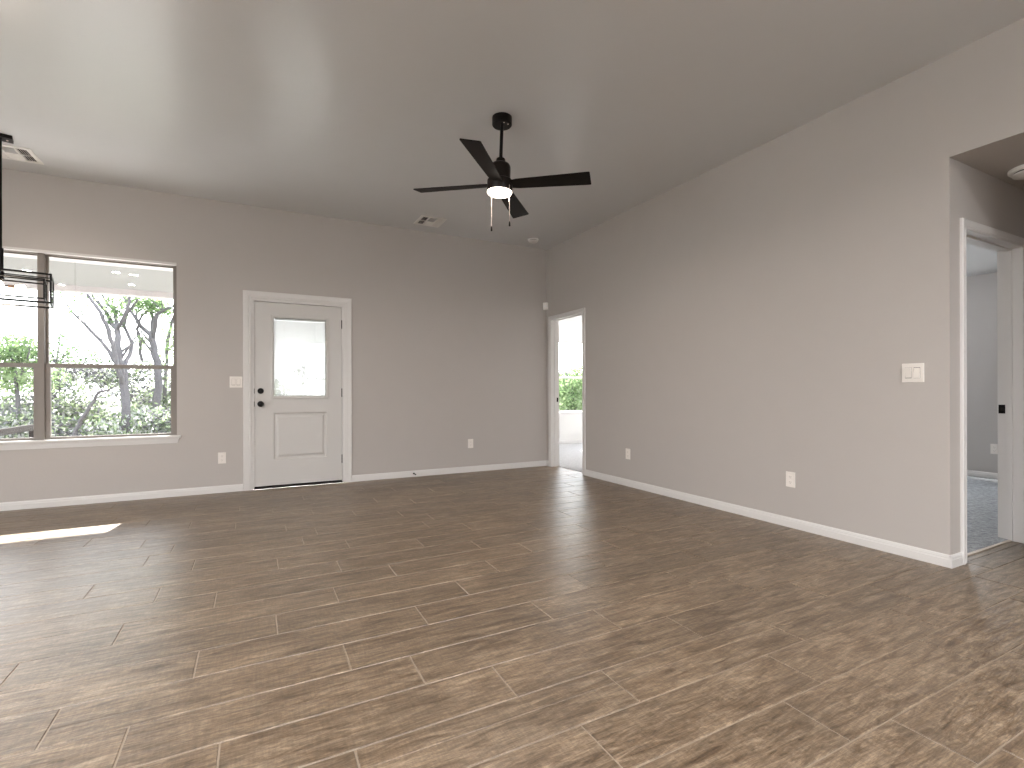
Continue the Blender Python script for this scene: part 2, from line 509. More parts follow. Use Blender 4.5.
# ------------------------------------------------------------------ casing: mitred moulding round an opening
def casing(name, parent, axis, face, out, a0, a1, ztop, w=0.06, t=0.017, m='trim'):
    """a0,a1 = inner edges; face = wall plane coordinate; out = -1/+1 direction of projection"""
    prof = [(0.0, 0.0), (0.0, 0.010), (0.010, 0.012), (0.016, 0.008), (0.022, 0.012), (w - 0.016, t), (w - 0.004, t), (w, t - 0.004), (w, 0.0)]
    bm = bmesh.new()
    corners = []
    for (ax, az, sx, sz) in ((a0, 0.0, -1, 0), (a0, ztop, -1, 1), (a1, ztop, 1, 1), (a1, 0.0, 1, 0)):
        row = []
        for d, h in prof:
            a = ax + sx * d; z = az + sz * d; c = face + out * h
            row.append(bm.verts.new((a, c, z) if axis == 'y' else (c, a, z)))
        corners.append(row)
    k = len(prof)
    for A, B in zip(corners, corners[1:]):
        for i in range(k):
            bm.faces.new((A[i], A[(i + 1) % k], B[(i + 1) % k], B[i]))
    bm.faces.new(corners[0]); bm.faces.new(corners[-1][::-1])
    return obj(name, bm, M[m], parent)

def jamb(parent, axis, c0, c1, a0, a1, ztop, th=0.018, stop_c=None):
    bm = bmesh.new()
    def b(A0, A1, z0, z1, C0=c0, C1=c1):
        if axis == 'y': box(bm, A0, A1, C0, C1, z0, z1)
        else: box(bm, C0, C1, A0, A1, z0, z1)
    b(a0 - th, a0, 0, ztop + th); b(a1, a1 + th, 0, ztop + th); b(a0, a1, ztop, ztop + th)
    o = obj('jamb', bm, M['trim'], parent)
    if stop_c:
        bm = bmesh.new()
        s0, s1 = stop_c
        for A0, A1, z0, z1 in ((a0, a0 + 0.011, 0, ztop), (a1 - 0.011, a1, 0, ztop), (a0 + 0.011, a1 - 0.011, ztop - 0.011, ztop)):
            if axis == 'y': box(bm, A0, A1, s0, s1, z0, z1)
            else: box(bm, s0, s1, A0, A1, z0, z1)
        obj('door_stop_moulding', bm, M['trim'], parent)
    return o

# door_2: cased doorway in the right wall
d2 = tag(empty('door_2', (0, -0.5, 0)), 'white cased doorway near the corner opening to the bright bedroom', kind='structure')
d2.location = (0, 0, 0)
jamb(d2, 'x', 0.0, 0.114, -0.875, -0.13, 2.035, stop_c=(0.045, 0.078))
casing('casing', d2, 'x', 0.0, -1, -0.8755, -0.1295, 2.0355, w=0.056)
casing('casing', d2, 'x', 0.114, 1, -0.8755, -0.1295, 2.0355, w=0.056)
sp = obj('strike_plate', bx(0.085, 0.112, -0.1325, -0.1295, 0.90, 0.96, 0.001), M['black'], d2); sp['label'] = 'black strike plate'

# door_3: hall doorway
d3 = tag(empty('door_3'), 'white cased doorway in the hall opening to a carpeted bedroom', kind='structure')
jamb(d3, 'y', -4.59, -4.476, 0.190, 1.02, 2.035, stop_c=(-4.545, -4.515))
casing('casing', d3, 'y', -4.59, -1, 0.1895, 1.0205, 2.0355, w=0.06)
casing('casing', d3, 'y', -4.476, 1, 0.1895, 1.0205, 2.0355, w=0.06)
sp = obj('strike_plate', bx(1.0165, 1.0215, -4.507, -4.472, 0.888, 0.950, 0.001), M['black'], d3); sp['label'] = 'black strike plate'
obj('strike_lip', bx(1.0155, 1.0180, -4.498, -4.483, 0.908, 0.930), M['bronze'], d3)

# ------------------------------------------------------------------ door_1: entry door
d1 = tag(empty('door_1'), 'white entry door with a half glass light and enclosed blind', kind='structure')
bm = bmesh.new()
for A0, A1, z0, z1 in ((-3.706, -3.672, 0, 2.066), (-2.764, -2.73, 0, 2.066), (-3.672, -2.764, 2.033, 2.066)):
    box(bm, A0, A1, 0.0, 0.15, z0, z1)
    # stop behind the slab
for A0, A1, z0, z1 in ((-3.672, -3.655, 0, 2.033), (-2.781, -2.764, 0, 2.033), (-3.655, -2.781, 2.016, 2.033)):
    box(bm, A0, A1, 0.06, 0.15, z0, z1)
obj('jamb', bm, M['trim'], d1)
casing('casing', d1, 'y', 0.0, -1, -3.700, -2.736, 2.060, w=0.075, t=0.018)
# slab with the openings for glass and panel
SF = 0.012
gl = (-3.475, -2.945, 1.008, 1.862)
pn = (-3.483, -2.930, 0.306, 0.822)
leaf = obj('door_leaf', grid_holes(bmesh.new(), 'y', SF, SF + 0.044, -3.6685, -2.7675, 0.030, 2.0285, [gl, pn]), M['door'], d1)
bm = bmesh.new()
nested(bm, 'y', -1, [(pn[0], pn[1], pn[2], pn[3], SF), (pn[0] + .012, pn[1] - .012, pn[2] + .012, pn[3] - .012, SF + .010),
                     (pn[0] + .030, pn[1] - .030, pn[2] + .030, pn[3] - .030, SF + .011), (pn[0] + .052, pn[1] - .052, pn[2] + .052, pn[3] - .052, SF + .002)])
nested(bm, 'y', -1, [(pn[0], pn[1], pn[2], pn[3], SF + .044), (pn[0] + .03, pn[1] - .03, pn[2] + .03, pn[3] - .03, SF + .040)])
obj('lower_panel', bm, M['door'], leaf)
bm = bmesh.new()
o_ = 0.034
nested(bm, 'y', -1, [(gl[0] - o_, gl[1] + o_, gl[2] - o_, gl[3] + o_, SF), (gl[0] - o_, gl[1] + o_, gl[2] - o_, gl[3] + o_, SF - .008),
                     (gl[0] - .024, gl[1] + .024, gl[2] - .024, gl[3] + .024, SF - .012), (gl[0] - .008, gl[1] + .008, gl[2] - .008, gl[3] + .008, SF - .010),
                     (gl[0], gl[1], gl[2], gl[3], SF - .004), (gl[0], gl[1], gl[2], gl[3], SF + .048)], cap=False)
obj('glass_frame', bm, M['door'], leaf)
for yy in (0.020, 0.050):
    obj('pane', bx(gl[0], gl[1], yy, yy + 0.003, gl[2], gl[3]), M['glass'], leaf)
# enclosed blind: thin curved slats and ladder cords
bm = bmesh.new()
z = gl[2] + 0.012
while z < gl[3] - 0.02:
    tl = math.radians(42)
    c, s = math.cos(tl) * 0.0072, math.sin(tl) * 0.0072
    A = [(gl[0] + .001, 0.037 - c, z + s), (gl[1] - .001, 0.037 - c, z + s)]
    Bm = [(gl[0] + .001, 0.037, z + .0012), (gl[1] - .001, 0.037, z + .0012)]
    Cc = [(gl[0] + .001, 0.037 + c, z - s), (gl[1] - .001, 0.037 + c, z - s)]
    V = [[bm.verts.new(p) for p in r] for r in (A, Bm, Cc)]
    V2 = [[bm.verts.new((p[0], p[1], p[2] - .0004)) for p in r] for r in (A, Bm, Cc)]
    for q in range(2):
        bm.faces.new((V[q][0], V[q][1], V[q + 1][1], V[q + 1][0]))
        bm.faces.new((V2[q][0], V2[q + 1][0], V2[q + 1][1], V2[q][1]))
    z += 0.0118
bl = obj('blind', bm, M['blind'], leaf)
bl['label'] = 'white mini blind sealed inside the door glass'
bm = bmesh.new()
for xx in (gl[0] + .10, gl[1] - .10):
    tube(bm, [(xx, 0.029, gl[2] + .01), (xx, 0.029, gl[3])], 0.0012, 5)
box(bm, gl[0] + .004, gl[1] - .004, 0.028, 0.046, gl[3] - .020, gl[3] - .002)
box(bm, gl[0] + .004, gl[1] - .004, 0.030, 0.044, gl[2] + .001, gl[2] + .010)
obj('blind_rail', bm, M['blind'], leaf)
bm = bmesh.new()
box(bm, -2.949, -2.930, SF - .020, SF - .008, 1.600, 1.632, 0.003)
tube(bm, [(-2.94, SF - .011, 1.63), (-2.944, SF - .012, 1.69), (-2.938, SF - .010, 1.76)], 0.0035, 6)
obj('blind_slider', bm, M['plate'], leaf)
# hardware
def knob_bm(x, z, prof):
    bm = bmesh.new()
    mt = Matrix.Translation((x, SF, z)) @ Matrix.Rotation(math.pi / 2, 4, 'X')
    lathe(bm, prof, seg=28, mtx=mt); return bm
obj('deadbolt', knob_bm(-3.608, 1.062, [(0, 0), (.031, 0), (.031, .010), (.028, .014), (.012, .015), (.012, .016), (0, .016)]), M['black'], leaf, True)
tb = obj('thumb_turn', bx(-3.613, -3.603, SF - .034, SF - .014, 1.048, 1.076, .002), M['black'], leaf)
obj('door_knob', knob_bm(-3.608, 0.921, [(0, 0), (.032, 0), (.032, .008), (.028, .012), (.012, .014), (.011, .030), (.020, .036), (.027, .046), (.028, .056), (.022, .066), (.010, .070), (0, .071)]), M['black'], leaf, True)
for zz in (1.062, 0.921):
    obj('latch_plate', bx(-3.6735, -3.667, SF - .0015, SF + .03, zz - .028, zz + .028), M['black'], leaf)
for zz in (1.83, 1.04, 0.275):
    bm = bmesh.new()
    tube(bm, [(-2.760, SF - .004, zz - .05), (-2.760, SF - .004, zz + .05)], 0.0068, 10)
    box(bm, -2.772, -2.750, SF - .0012, SF + .002, zz - .05, zz + .05)
    obj('hinge', bm, M['black'], d1)
bm = bmesh.new()
box(bm, -3.672, -2.764, 0.004, 0.15, 0.0, 0.012)
box(bm, -3.668, -2.768, 0.014, 0.056, 0.012, 0.030)
obj('threshold', bm, M['black'], d1)

# ------------------------------------------------------------------ windows
def ring(bm, axis, c0, c1, a0, a1, z0, z1, w, wt=None, wb=None):
    wt = w if wt is None else wt; wb = w if wb is None else wb
    for A0, A1, q0, q1 in ((a0, a0 + w, z0, z1), (a1 - w, a1, z0, z1), (a0 + w, a1 - w, z1 - wt, z1), (a0 + w, a1 - w, z0, z0 + wb)):
        if axis == 'y': box(bm, A0, A1, c0, c1, q0, q1, .0015)
        else: box(bm, c0, c1, A0, A1, q0, q1, .0015)

def pane_bx(axis, c, a0, a1, z0, z1):
    return bx(a0, a1, c, c + .003, z0, z1) if axis == 'y' else bx(c, c + .003, a0, a1, z0, z1)

def hung_window(parent, axis, c, s, a0, a1, z0, z1, zm, m):
    """frame between inner face c and outward; s=+1/-1 outward"""
    def cc(d0, d1): return tuple(sorted((c + s * d0, c + s * d1)))
    bm = bmesh.new(); ring(bm, axis, *cc(0.0, 0.075), a0, a1, z0, z1, 0.024, 0.026, 0.022)
    obj('window_frame', bm, m, parent)
    bm = bmesh.new(); ring(bm, axis, *cc(0.040, 0.062), a0 + .024, a1 - .024, zm - .004, z1 - .026, 0.016, 0.010, 0.030)
    u = obj('upper_sash', bm, m, parent)
    obj('pane', pane_bx(axis, c + s * .05, a0 + .04, a1 - .04, zm + .026, z1 - .036), M['glass'], u)
    bm = bmesh.new(); ring(bm, axis, *cc(0.012, 0.036), a0 + .024, a1 - .024, z0 + .016, zm + .030, 0.036, 0.040, 0.022)
    l = obj('lower_sash', bm, m, parent)
    obj('pane', pane_bx(axis, c + s * .024, a0 + .060, a1 - .060, z0 + .038, zm - .010), M['glass'], l)

w1 = tag(empty('window_1'), 'twin single hung window with taupe frames looking onto a covered patio', kind='structure')
hung_window(w1, 'y', 0.055, 1, -6.455, -5.412, 0.60, 2.357, 1.293, M['vinyl'])
hung_window(w1, 'y', 0.055, 1, -5.412, -4.364, 0.60, 2.357, 1.293, M['vinyl'])
obj('mullion', bx(-5.434, -5.390, 0.046, 0.125, 0.60, 2.357, .002), M['vinyl'], w1)
obj('head_strip', bx(-6.455, -4.364, -0.002, 0.054, 2.336, 2.357, .001), M['trim'], w1)  # white strip added along the head return
bm = bmesh.new()
box(bm, -6.49, -4.329, -0.036, 0.0, 0.592, 0.617, .006)
box(bm, -6.455, -4.364, -0.002, 0.056, 0.592, 0.615)
obj('window_sill', bm, M['trim'], w1)
bm = bmesh.new()
for k, (dd, q0, q1) in enumerate(((0.018, .575, .592), (0.013, .552, .575), (0.008, .538, .552))):
    box(bm, -6.475 + k * .004, -4.345 - k * .006, -dd, 0.0, q0, q1, .002)
obj('apron', bm, M['trim'], w1)

w2 = tag(empty('window_2'), 'white framed window in the bright bedroom', kind='structure')
hung_window(w2, 'y', 2.325, 1, *BWIN, 1.315, M['vinyl_white'])
bm = bmesh.new(); box(bm, BWIN[0] - .04, BWIN[1] + .04, 2.235, 2.325, BWIN[2] - .012, BWIN[2] + .012, .004)
box(bm, BWIN[0] - .02, BWIN[1] + .02, 2.256, 2.27, BWIN[2] - .075, BWIN[2] - .012, .002)
obj('window_sill', bm, M['trim'], w2)
w3 = tag(empty('added_window_3'), kind='structure')  # unseen window, added to light the bedroom off the hall
hung_window(w3, 'x', 4.145, 1, -3.0, -1.4, 0.5, 2.06, 1.315, M['vinyl_white'])
w6 = tag(empty('added_window_6'), kind='structure')  # unseen extra window, added to brighten the corner bedroom
hung_window(w6, 'x', 4.145, 1, -0.2, 1.6, 0.5, 2.06, 1.315, M['vinyl_white'])
w4 = tag(empty('unseen_window_4'), kind='structure')  # unseen glazing, placed and enlarged to light the room from the left
for a in (-9.2, -7.75, -6.3, -4.85):
    hung_window(w4, 'x', XL - .05, -1, a, a + 1.45, 0.1, 2.6, 1.3, M['vinyl'])
w5 = tag(empty('unseen_window_5'), kind='structure')  # unseen window behind the viewpoint, put in for its light
for a in (-2.4,):
    hung_window(w5, 'y', YF - .05, -1, a, a + 1.9, 0.3, 2.5, 1.4, M['vinyl'])

# ------------------------------------------------------------------ wall plates
def place(root, axis, c, a, z):
    """local frame: x = width, z = up, -y = out of the wall"""
    root.location = (a, c, z) if axis == 'back' else (c, a, z)
    root.rotation_euler = (0, 0, 0 if axis == 'back' else -math.pi / 2)
    # rotation -90deg about Z sends local -y to -x, local x to -y
def outlet(axis, c, a, z, label, blank=False):
    t = tag(empty('wall_outlet'), label, 'outlet', 'power outlets low on the walls')
    obj('cover_plate', bx(-.0365, .0365, -.006, 0, -.0585, .0585, .003), M['plate'], t)
    if not blank:
        for dz in (-.021, .021):
            r_ = obj('receptacle', bx(-.0165, .0165, -.0078, -.0055, dz - .0145, dz + .0145, .002), M['plate'], t)
            bm = bmesh.new()
            box(bm, -.0075, -.0055, -.0082, -.0070, dz - .003, dz + .007); box(bm, .0055, .0075, -.0082, -.0070, dz - .003, dz + .006)
            box(bm, -.002, .002, -.0082, -.0070, dz - .011, dz - .007)
            obj('slots', bm, M['plate_dark'], r_)
        obj('screw', bx(-.002, .002, -.0072, -.0055, -.002, .002), M['plate'], t)
    place(t, axis, c, a, z)
    return t
outlet('back', 0, -3.970, 0.362, 'white outlet on the back wall left of the entry door')
outlet('back', 0, -1.163, 0.370, 'white outlet on the back wall between entry door and corner')
outlet('side', 0, -3.602, 0.368, 'white outlet on the right wall below and left of the light switch')
outlet('side', 0, -1.725, 0.356, 'small white outlet on the right wall nearest the bright bedroom doorway')
outlet('side', 4.09, -3.425, 0.356, 'white outlet inside the grey bedroom seen through the hall doorway')

def switch(axis, a, z, label, toggle_tilt=(1, -1)):
    t = tag(empty('light_switch'), label, 'light switch', 'double rocker light switches')
    obj('cover_plate', bx(-.0590, .0590, -.0065, 0, -.0590, .0590, .003), M['plate'], t)
    for k, dx in enumerate((-.0230, .0230)):
        obj('switch_recess', bx(dx - .0172, dx + .0172, -.0070, -.0060, -.0340, .0340), M['plate_dark'], t)
        bm = bmesh.new()
        vs = box(bm, dx - .0158, dx + .0158, -.0100, -.0064, -.0328, .0328, .001)
        for v in vs:
            if v.co.y < -.008: v.co.y -= toggle_tilt[k] * v.co.z * .10
        obj('rocker', bm, M['plate'], t)
    place(t, axis, 0, a, z)
switch('back', -3.841, 1.157, 'white double rocker switch beside the entry door', (1, 1))
switch('side', -4.405, 1.163, 'white double rocker switch on the right wall by the hall opening', (1, -1))

# motion sensor in the corner
ms = tag(empty('motion_sensor', (-0.022, -0.022, 2.195), math.radians(-45)), 'small white motion sensor in the corner above the bright doorway', 'motion sensor')
bm = bmesh.new()
vs = box(bm, -.034, .034, -.040, .004, 0, .098, .005)
for v in vs:
    if v.co.y < -.02 and v.co.z < .04: v.co.y += .010
obj('sensor_housing', bm, M['plate'], ms)
obj('sensor_lens', bx(-.022, .022, -.0415, -.036, .035, .060, .003), M['white_metal'], ms)

# door stop on the baseboard
ds = tag(empty('door_stop', (-1.925, -0.0135, 0.040)), 'short black spring door stop on the baseboard right of the entry door', 'door stop')
bm = bmesh.new()
mt = Matrix.Rotation(math.pi / 2, 4, 'X')
lathe(bm, [(0, 0), (.011, 0), (.011, .006), (.006, .008), (0, .008)], seg=16, mtx=mt)
obj('mounting_base', bm, M['black'], ds)
bm = bmesh.new()
tube(bm, [(.0048 * math.cos(t * .9), -.008 - t * .0009, .0048 * math.sin(t * .9)) for t in range(62)], .0014, 5)
obj('spring', bm, M['black'], ds)
obj('tip', tube(bmesh.new(), [(0, -.062, 0), (0, -.078, 0)], .0078, 12), M['black'], ds)

# ------------------------------------------------------------------ ceiling registers
def register(name, x0, x1, y0, y1, label):
    cx, cy = (x0 + x1) / 2, (y0 + y1) / 2
    hx, hy = (x1 - x0) / 2, (y1 - y0) / 2
    t = tag(empty(name, (cx, cy, H)), label, 'air vent', 'ceiling air vents')
    bm = bmesh.new()
    fr = 0.034
    for a in ((-hx, -hx + fr, -hy, hy), (hx - fr, hx, -hy, hy), (-hx + fr, hx - fr, -hy, -hy + fr), (-hx + fr, hx - fr, hy - fr, hy)):
        box(bm, *a, -0.008, 0.0, .002)
    ix, iy = hx - fr, hy - fr
    cw = 0.072
    for xx in (-ix + cw, ix - cw):
        box(bm, xx - .006, xx + .006, -iy, iy, -0.010, -0.001)
    box(bm, -ix, -ix + cw, -.005, .005, -0.0095, -0.001); box(bm, ix - cw, ix, -.005, .005, -0.0095, -0.001)
    box(bm, -ix + cw, ix - cw, -.005, .005, -0.0095, -0.001)
    obj('vent_frame', bm, M['white_metal'], t)
    obj('duct_opening', bx(-ix, ix, -iy, iy, -0.0008, 0.0), M['void'], t)
    def slat(ax, pos, a, b, tilt):
        bm = bmesh.new()
        n = max(2, int(round(abs(pos[1] - pos[0]) / .0165)))
        for k in range(n):
            p = pos[0] + (k + .5) * (pos[1] - pos[0]) / n
            L_ = .0095
            dx = math.cos(tilt) * L_; dz = math.sin(tilt) * L_
            if ax == 'y':   # slat runs along y, tilts in x
                vs = [(p - dx, a, -.006 + dz), (p - dx, b, -.006 + dz), (p + dx, b, -.006 - dz), (p + dx, a, -.006 - dz)]
            else:
                vs = [(a, p - dx, -.006 + dz), (b, p - dx, -.006 + dz), (b, p + dx, -.006 - dz), (a, p + dx, -.006 - dz)]
            V = [bm.verts.new(v) for v in vs]
            V2 = [bm.verts.new((v[0], v[1], v[2] - .0012)) for v in vs]
            bm.faces.new(V); bm.faces.new(V2[::-1])
            for i in range(4): bm.faces.new((V[i], V[(i + 1) % 4], V2[(i + 1) % 4], V2[i]))
        return bm
    T = math.radians(-42)
    g_ = .007
    obj('louvers', slat('y', (-ix + .004, -ix + cw - g_), -iy, iy, -(-T)), M['white_metal'], t)
    obj('louvers', slat('y', (ix - cw + g_, ix - .004), -iy, iy, -T), M['white_metal'], t)
    obj('louvers', slat('x', (-iy + .004, -g_), -ix + cw + g_, ix - cw - g_, T), M['white_metal'], t)
    obj('louvers', slat('x', (g_, iy - .004), -ix + cw + g_, ix - cw - g_, -T), M['white_metal'], t)
register('ceiling_vent', -1.985, -1.68, -0.555, -0.235, 'white four way ceiling vent near the fan above the back wall')
register('ceiling_vent', -5.605, -5.295, -0.590, -0.275, 'white four way ceiling vent above the twin window beside the pendant mount')

# smoke detector
sd = tag(empty('smoke_detector', (-0.405, -0.335, H)), 'small round white smoke detector on the ceiling near the corner', 'smoke detector')
obj('detector_base', lathe(bmesh.new(), [(0, 0), (.070, 0), (.070, -.012), (.066, -.016), (0, -.016)]), M['white_metal'], sd, True)
obj('vent_gap', lathe(bmesh.new(), [(0, -.016), (.054, -.016), (.054, -.024), (0, -.024)]), M['void'], sd)
obj('detector_cover', lathe(bmesh.new(), [(0, -.022), (.062, -.022), (.062, -.028), (.050, -.040), (.030, -.044), (0, -.044)]), M['white_metal'], sd, True)

# hall ceiling disk
hd = tag(empty('hall_ceiling_fixture', (0.635, -4.765, HB)), 'round white ceiling fixture with dark groove in the hall', 'ceiling fixture')
obj('fixture_base', lathe(bmesh.new(), [(0, 0), (.115, 0), (.115, -.014), (.108, -.022), (0, -.022)], seg=48), M['white_metal'], hd, True)
obj('groove', lathe(bmesh.new(), [(0, -.022), (.090, -.022), (.090, -.031), (0, -.031)], seg=48), M['void'], hd)
obj('fixture_cover', lathe(bmesh.new(), [(0, -.030), (.097, -.030), (.095, -.038), (.07, -.047), (.03, -.051), (0, -.051)], seg=48), M['white_metal'], hd, True)

# ------------------------------------------------------------------ recessed lights over the kitchen side, plus an added rear row
def can_light(x, y, label, power=30):
    t = tag(empty('recessed_light', (x, y, H)), label, 'recessed light', 'recessed ceiling lights')
    obj('trim_ring', lathe(bmesh.new(), [(.055, .0), (.085, 0), (.085, -.006), (.060, -.009), (.055, -.004), (.055, 0)]), M['white_metal'], t, True)
    obj('lens', lathe(bmesh.new(), [(0, -.0005), (.056, -.0005), (.056, -.004), (0, -.004)]), M['can_lens'], t)
    ld = bpy.data.lights.new('recessed_lamp', 'AREA')
    ld.shape = 'DISK'; ld.size = 0.11; ld.energy = power; ld.color = (1.0, 0.97, 0.95); ld.spread = math.radians(170)
    lo = bpy.data.objects.new('recessed_lamp', ld); COL.objects.link(lo); lo.parent = t; lo.location = (0, 0, -.012)
CAN_W = 14
for x, y, l in ((-5.70, -4.12, 'recessed ceiling light nearest the twin window'), (-5.47, -4.21, 'added recessed ceiling light beside its close neighbour toward the room'),  # the close twin is added for a second reflected spot in the window
                (-5.68, -5.17, 'recessed ceiling light in the second row from the window'), (-6.84, -5.78, 'recessed ceiling light farthest left in the second row'),
                (-6.96, -4.61, 'recessed ceiling light farthest left in the first row'), (-5.4, -7.6, 'added recessed ceiling light behind the dining side'),
                (-3.2, -7.9, 'added recessed ceiling light behind the middle of the room'), (-1.1, -7.9, 'added recessed ceiling light near the right wall at the rear'),
                (-7.4, -8.0, 'added recessed ceiling light at the left rear')):
    can_light(x, y, l, CAN_W if y > -7 else 70)  # rear row is unseen, added and run stronger to brighten the walls

def fill_light(x, y, z, power, label, colr):  # unseen fixture, added to brighten the bedrooms
    t = tag(empty('fill_light', (x, y, z)), label, 'fill light')
    obj('light_base', lathe(bmesh.new(), [(0, 0), (.15, 0), (.15, -.02), (.14, -.028), (0, -.028)], seg=40), M['white_metal'], t, True)
    obj('glass_dome', lathe(bmesh.new(), [(0, -.027), (.135, -.027), (.13, -.05), (.10, -.078), (.05, -.095), (0, -.10)], seg=40), M['can_lens'], t, True)
    ld = bpy.data.lights.new('fill_lamp', 'POINT'); ld.energy = power; ld.color = colr; ld.shadow_soft_size = .12
    lo = bpy.data.objects.new('fill_lamp', ld); COL.objects.link(lo); lo.parent = t; lo.location = (0, 0, -.25)
fill_light(2.1, 0.5, HB, 60, 'added dome fill light in the bright bedroom', (1, .98, .95))
fill_light(2.1, -2.6, HB, 18, 'added dome fill light in the bedroom off the hall', (.92, .96, 1))

# ------------------------------------------------------------------ ceiling fan
FX, FY = -2.072, -2.789
fan = tag(empty('ceiling_fan', (FX, FY, 0)), 'black four blade ceiling fan with lit round lamp and two pull chains', 'ceiling fan')
obj('canopy', lathe(bmesh.new(), [(0, H), (.072, H), (.072, H - .055), (.066, H - .062), (0, H - .062)], seg=40), M['black'], fan, True).location = (.012, .024, 0)
for a in (-100, -60):
    a = math.radians(a)
    obj('canopy_screw', lathe(bmesh.new(), [(0, 0), (.005, 0), (.004, -.003), (0, -.0035)], .052 * math.cos(a), .052 * math.sin(a), 10, Matrix.Translation((.012, .024, H - .062))), M['chain'], fan)
obj('downrod', lathe(bmesh.new(), [(0, H - .03), (.0125, H - .03), (.0125, 2.72), (0, 2.72)], seg=20), M['black'], fan, True)
obj('coupling', lathe(bmesh.new(), [(0, 2.736), (.030, 2.736), (.033, 2.73), (.033, 2.705), (.04, 2.695), (0, 2.695)], seg=28), M['black'], fan, True)
obj('motor_housing', lathe(bmesh.new(), [(0, 2.706), (.045, 2.705), (.064, 2.695), (.073, 2.680), (.075, 2.665), (.075, 2.575), (0, 2.575)], seg=40), M['bronze'], fan, True)
obj('switch_housing', lathe(bmesh.new(), [(0, 2.58), (.088, 2.58), (.092, 2.575), (.092, 2.500), (.090, 2.496), (0, 2.496)], seg=40), M['bronze'], fan, True)
lk = obj('light_shade', lathe(bmesh.new(), [(0, 2.496), (.0895, 2.496), (.0895, 2.490), (.084, 2.482), (.06, 2.477), (0, 2.475)], seg=40), M['frost'], fan, True)
for dr, (r0, zb) in enumerate(((0, 0),)): pass
for k in range(4):
    a = math.radians(-42.0 + 90 * k)
    r = Vector((math.cos(a), math.sin(a), 0)); tv = Vector((-math.sin(a), math.cos(a), 0)); up = Vector((0, 0, 1))
    pitch = math.radians(12)
    wv = tv * math.cos(pitch) - up * math.sin(pitch)   # the +t edge hangs lower
    nv = tv * math.sin(pitch) + up * math.cos(pitch)
    c = Vector((0, 0, 2.548))
    outl = [(.078, -.040), (.130, -.052), (.645, -.070), (.652, -.064), (.652, .064), (.645, .070), (.130, .052), (.078, .040)]
    bm = bmesh.new()
    top = [bm.verts.new(c + r * R + wv * w_ + nv * .003) for R, w_ in outl]
    bot = [bm.verts.new(c + r * R + wv * w_ - nv * .003) for R, w_ in outl]
    bm.faces.new(top); bm.faces.new(bot[::-1])
    for i in range(8): bm.faces.new((top[i], bot[i], bot[(i + 1) % 8], top[(i + 1) % 8]))
    bl_ = obj('blade', bm, M['blade'], fan)
    bm = bmesh.new()
    pts = [(.060, -.020), (.150, -.030), (.175, -.020), (.175, .020), (.150, .030), (.060, .020)]
    top = [bm.verts.new(c + r * R + wv * w_ + nv * .008) for R, w_ in pts]
    bot = [bm.verts.new(c + r * R + wv * w_ + nv * .0031) for R, w_ in pts]
    bm.faces.new(top); bm.faces.new(bot[::-1])
    for i in range(6): bm.faces.new((top[i], bot[i], bot[(i + 1) % 6], top[(i + 1) % 6]))
    obj('blade_bracket', bm, M['bronze'], bl_)
# the whole fan hangs a touch out of plumb from its ball joint
TILT = Matrix.Translation((0, 0, H - .06)) @ Matrix.Rotation(math.radians(2.2), 4, Vector((math.sin(YAW), math.cos(YAW), 0))) @ Matrix.Translation((0, 0, -(H - .06)))
for ch_ in [o for o in COL.objects if o.type == 'MESH' and (o.parent == fan or (o.parent and o.parent.parent == fan))]:
    if not ch_.name.startswith('canopy'): ch_.data.transform(TILT)
rt = Vector((math.cos(YAW), -math.sin(YAW), 0)); fw = Vector((math.sin(YAW), math.cos(YAW), 0))
for side, dv, z0, z1 in (('l', rt * -.076 - fw * .04, 2.505, 2.20), ('r', rt * .053 - fw * .070, 2.520, 2.225)):
    bm = bmesh.new()
    zz = z0
    tube(bm, [(dv.x, dv.y, z0), (dv.x, dv.y, z1 + .03)], .0010, 6)
    while zz > z1 + .035:
        box(bm, dv.x - .0016, dv.x + .0016, dv.y - .0016, dv.y + .0016, zz - .003, zz, 0); zz -= .006
    ch = obj('pull_chain', bm, M['chain'], fan)
    obj('chain_fob', lathe(bmesh.new(), [(0, z1 + .036), (.003, z1 + .035), (.0055, z1 + .022), (.007, z1 + .004), (.005, z1), (0, z1)], dv.x, dv.y, 14), M['black'], ch, True)
fl_d = bpy.data.lights.new('fan_lamp', 'AREA'); fl_d.shape = 'DISK'; fl_d.size = .16; fl_d.energy = 9; fl_d.color = (1, .82, .68)
fl_o = bpy.data.objects.new('fan_lamp', fl_d); COL.objects.link(fl_o); fl_o.parent = fan; fl_o.location = (0, 0, 2.468)

# ------------------------------------------------------------------ linear cage pendant (rotated a little)
PX, PY = -5.404, -0.795
pend = tag(empty('pendant_light', (PX, PY, 0), math.radians(13)), 'black open cage pendant with glass sides and glowing bulbs before the window', 'pendant light')
obj('canopy', bx(-.066, .066, -.020, .080, H - .028, H, .003), M['black'], pend)
for sx in (-.035, .035):
    obj('canopy_screw', lathe(bmesh.new(), [(0, 0), (.007, 0), (.006, -.004), (0, -.005)], sx, .03, 10, Matrix.Translation((0, 0, H - .028))), M['chain'], pend)
obj('stem', lathe(bmesh.new(), [(0, H - .025), (.008, H - .025), (.008, 2.17), (.016, 2.168), (.016, 1.99), (.020, 1.985), (.020, 1.93), (.013, 1.925), (.013, 1.885), (0, 1.88)], seg=20), M['black'], pend, True)
def cage(hx, hy, z0, z1, t, name):
    bm = bmesh.new()
    for zz in (z0, z1):
        for yy in (-hy, hy): box(bm, -hx - t, hx + t, yy - t, yy + t, zz - t, zz + t)
        for xx in (-hx, hx): box(bm, xx - t, xx + t, -hy + t, hy - t, zz - t, zz + t)
    for xx in (-hx, hx):
        for yy in (-hy, hy): box(bm, xx - t, xx + t, yy - t, yy + t, z0 + t, z1 - t)
    return obj(name, bm, M['black'], pend)
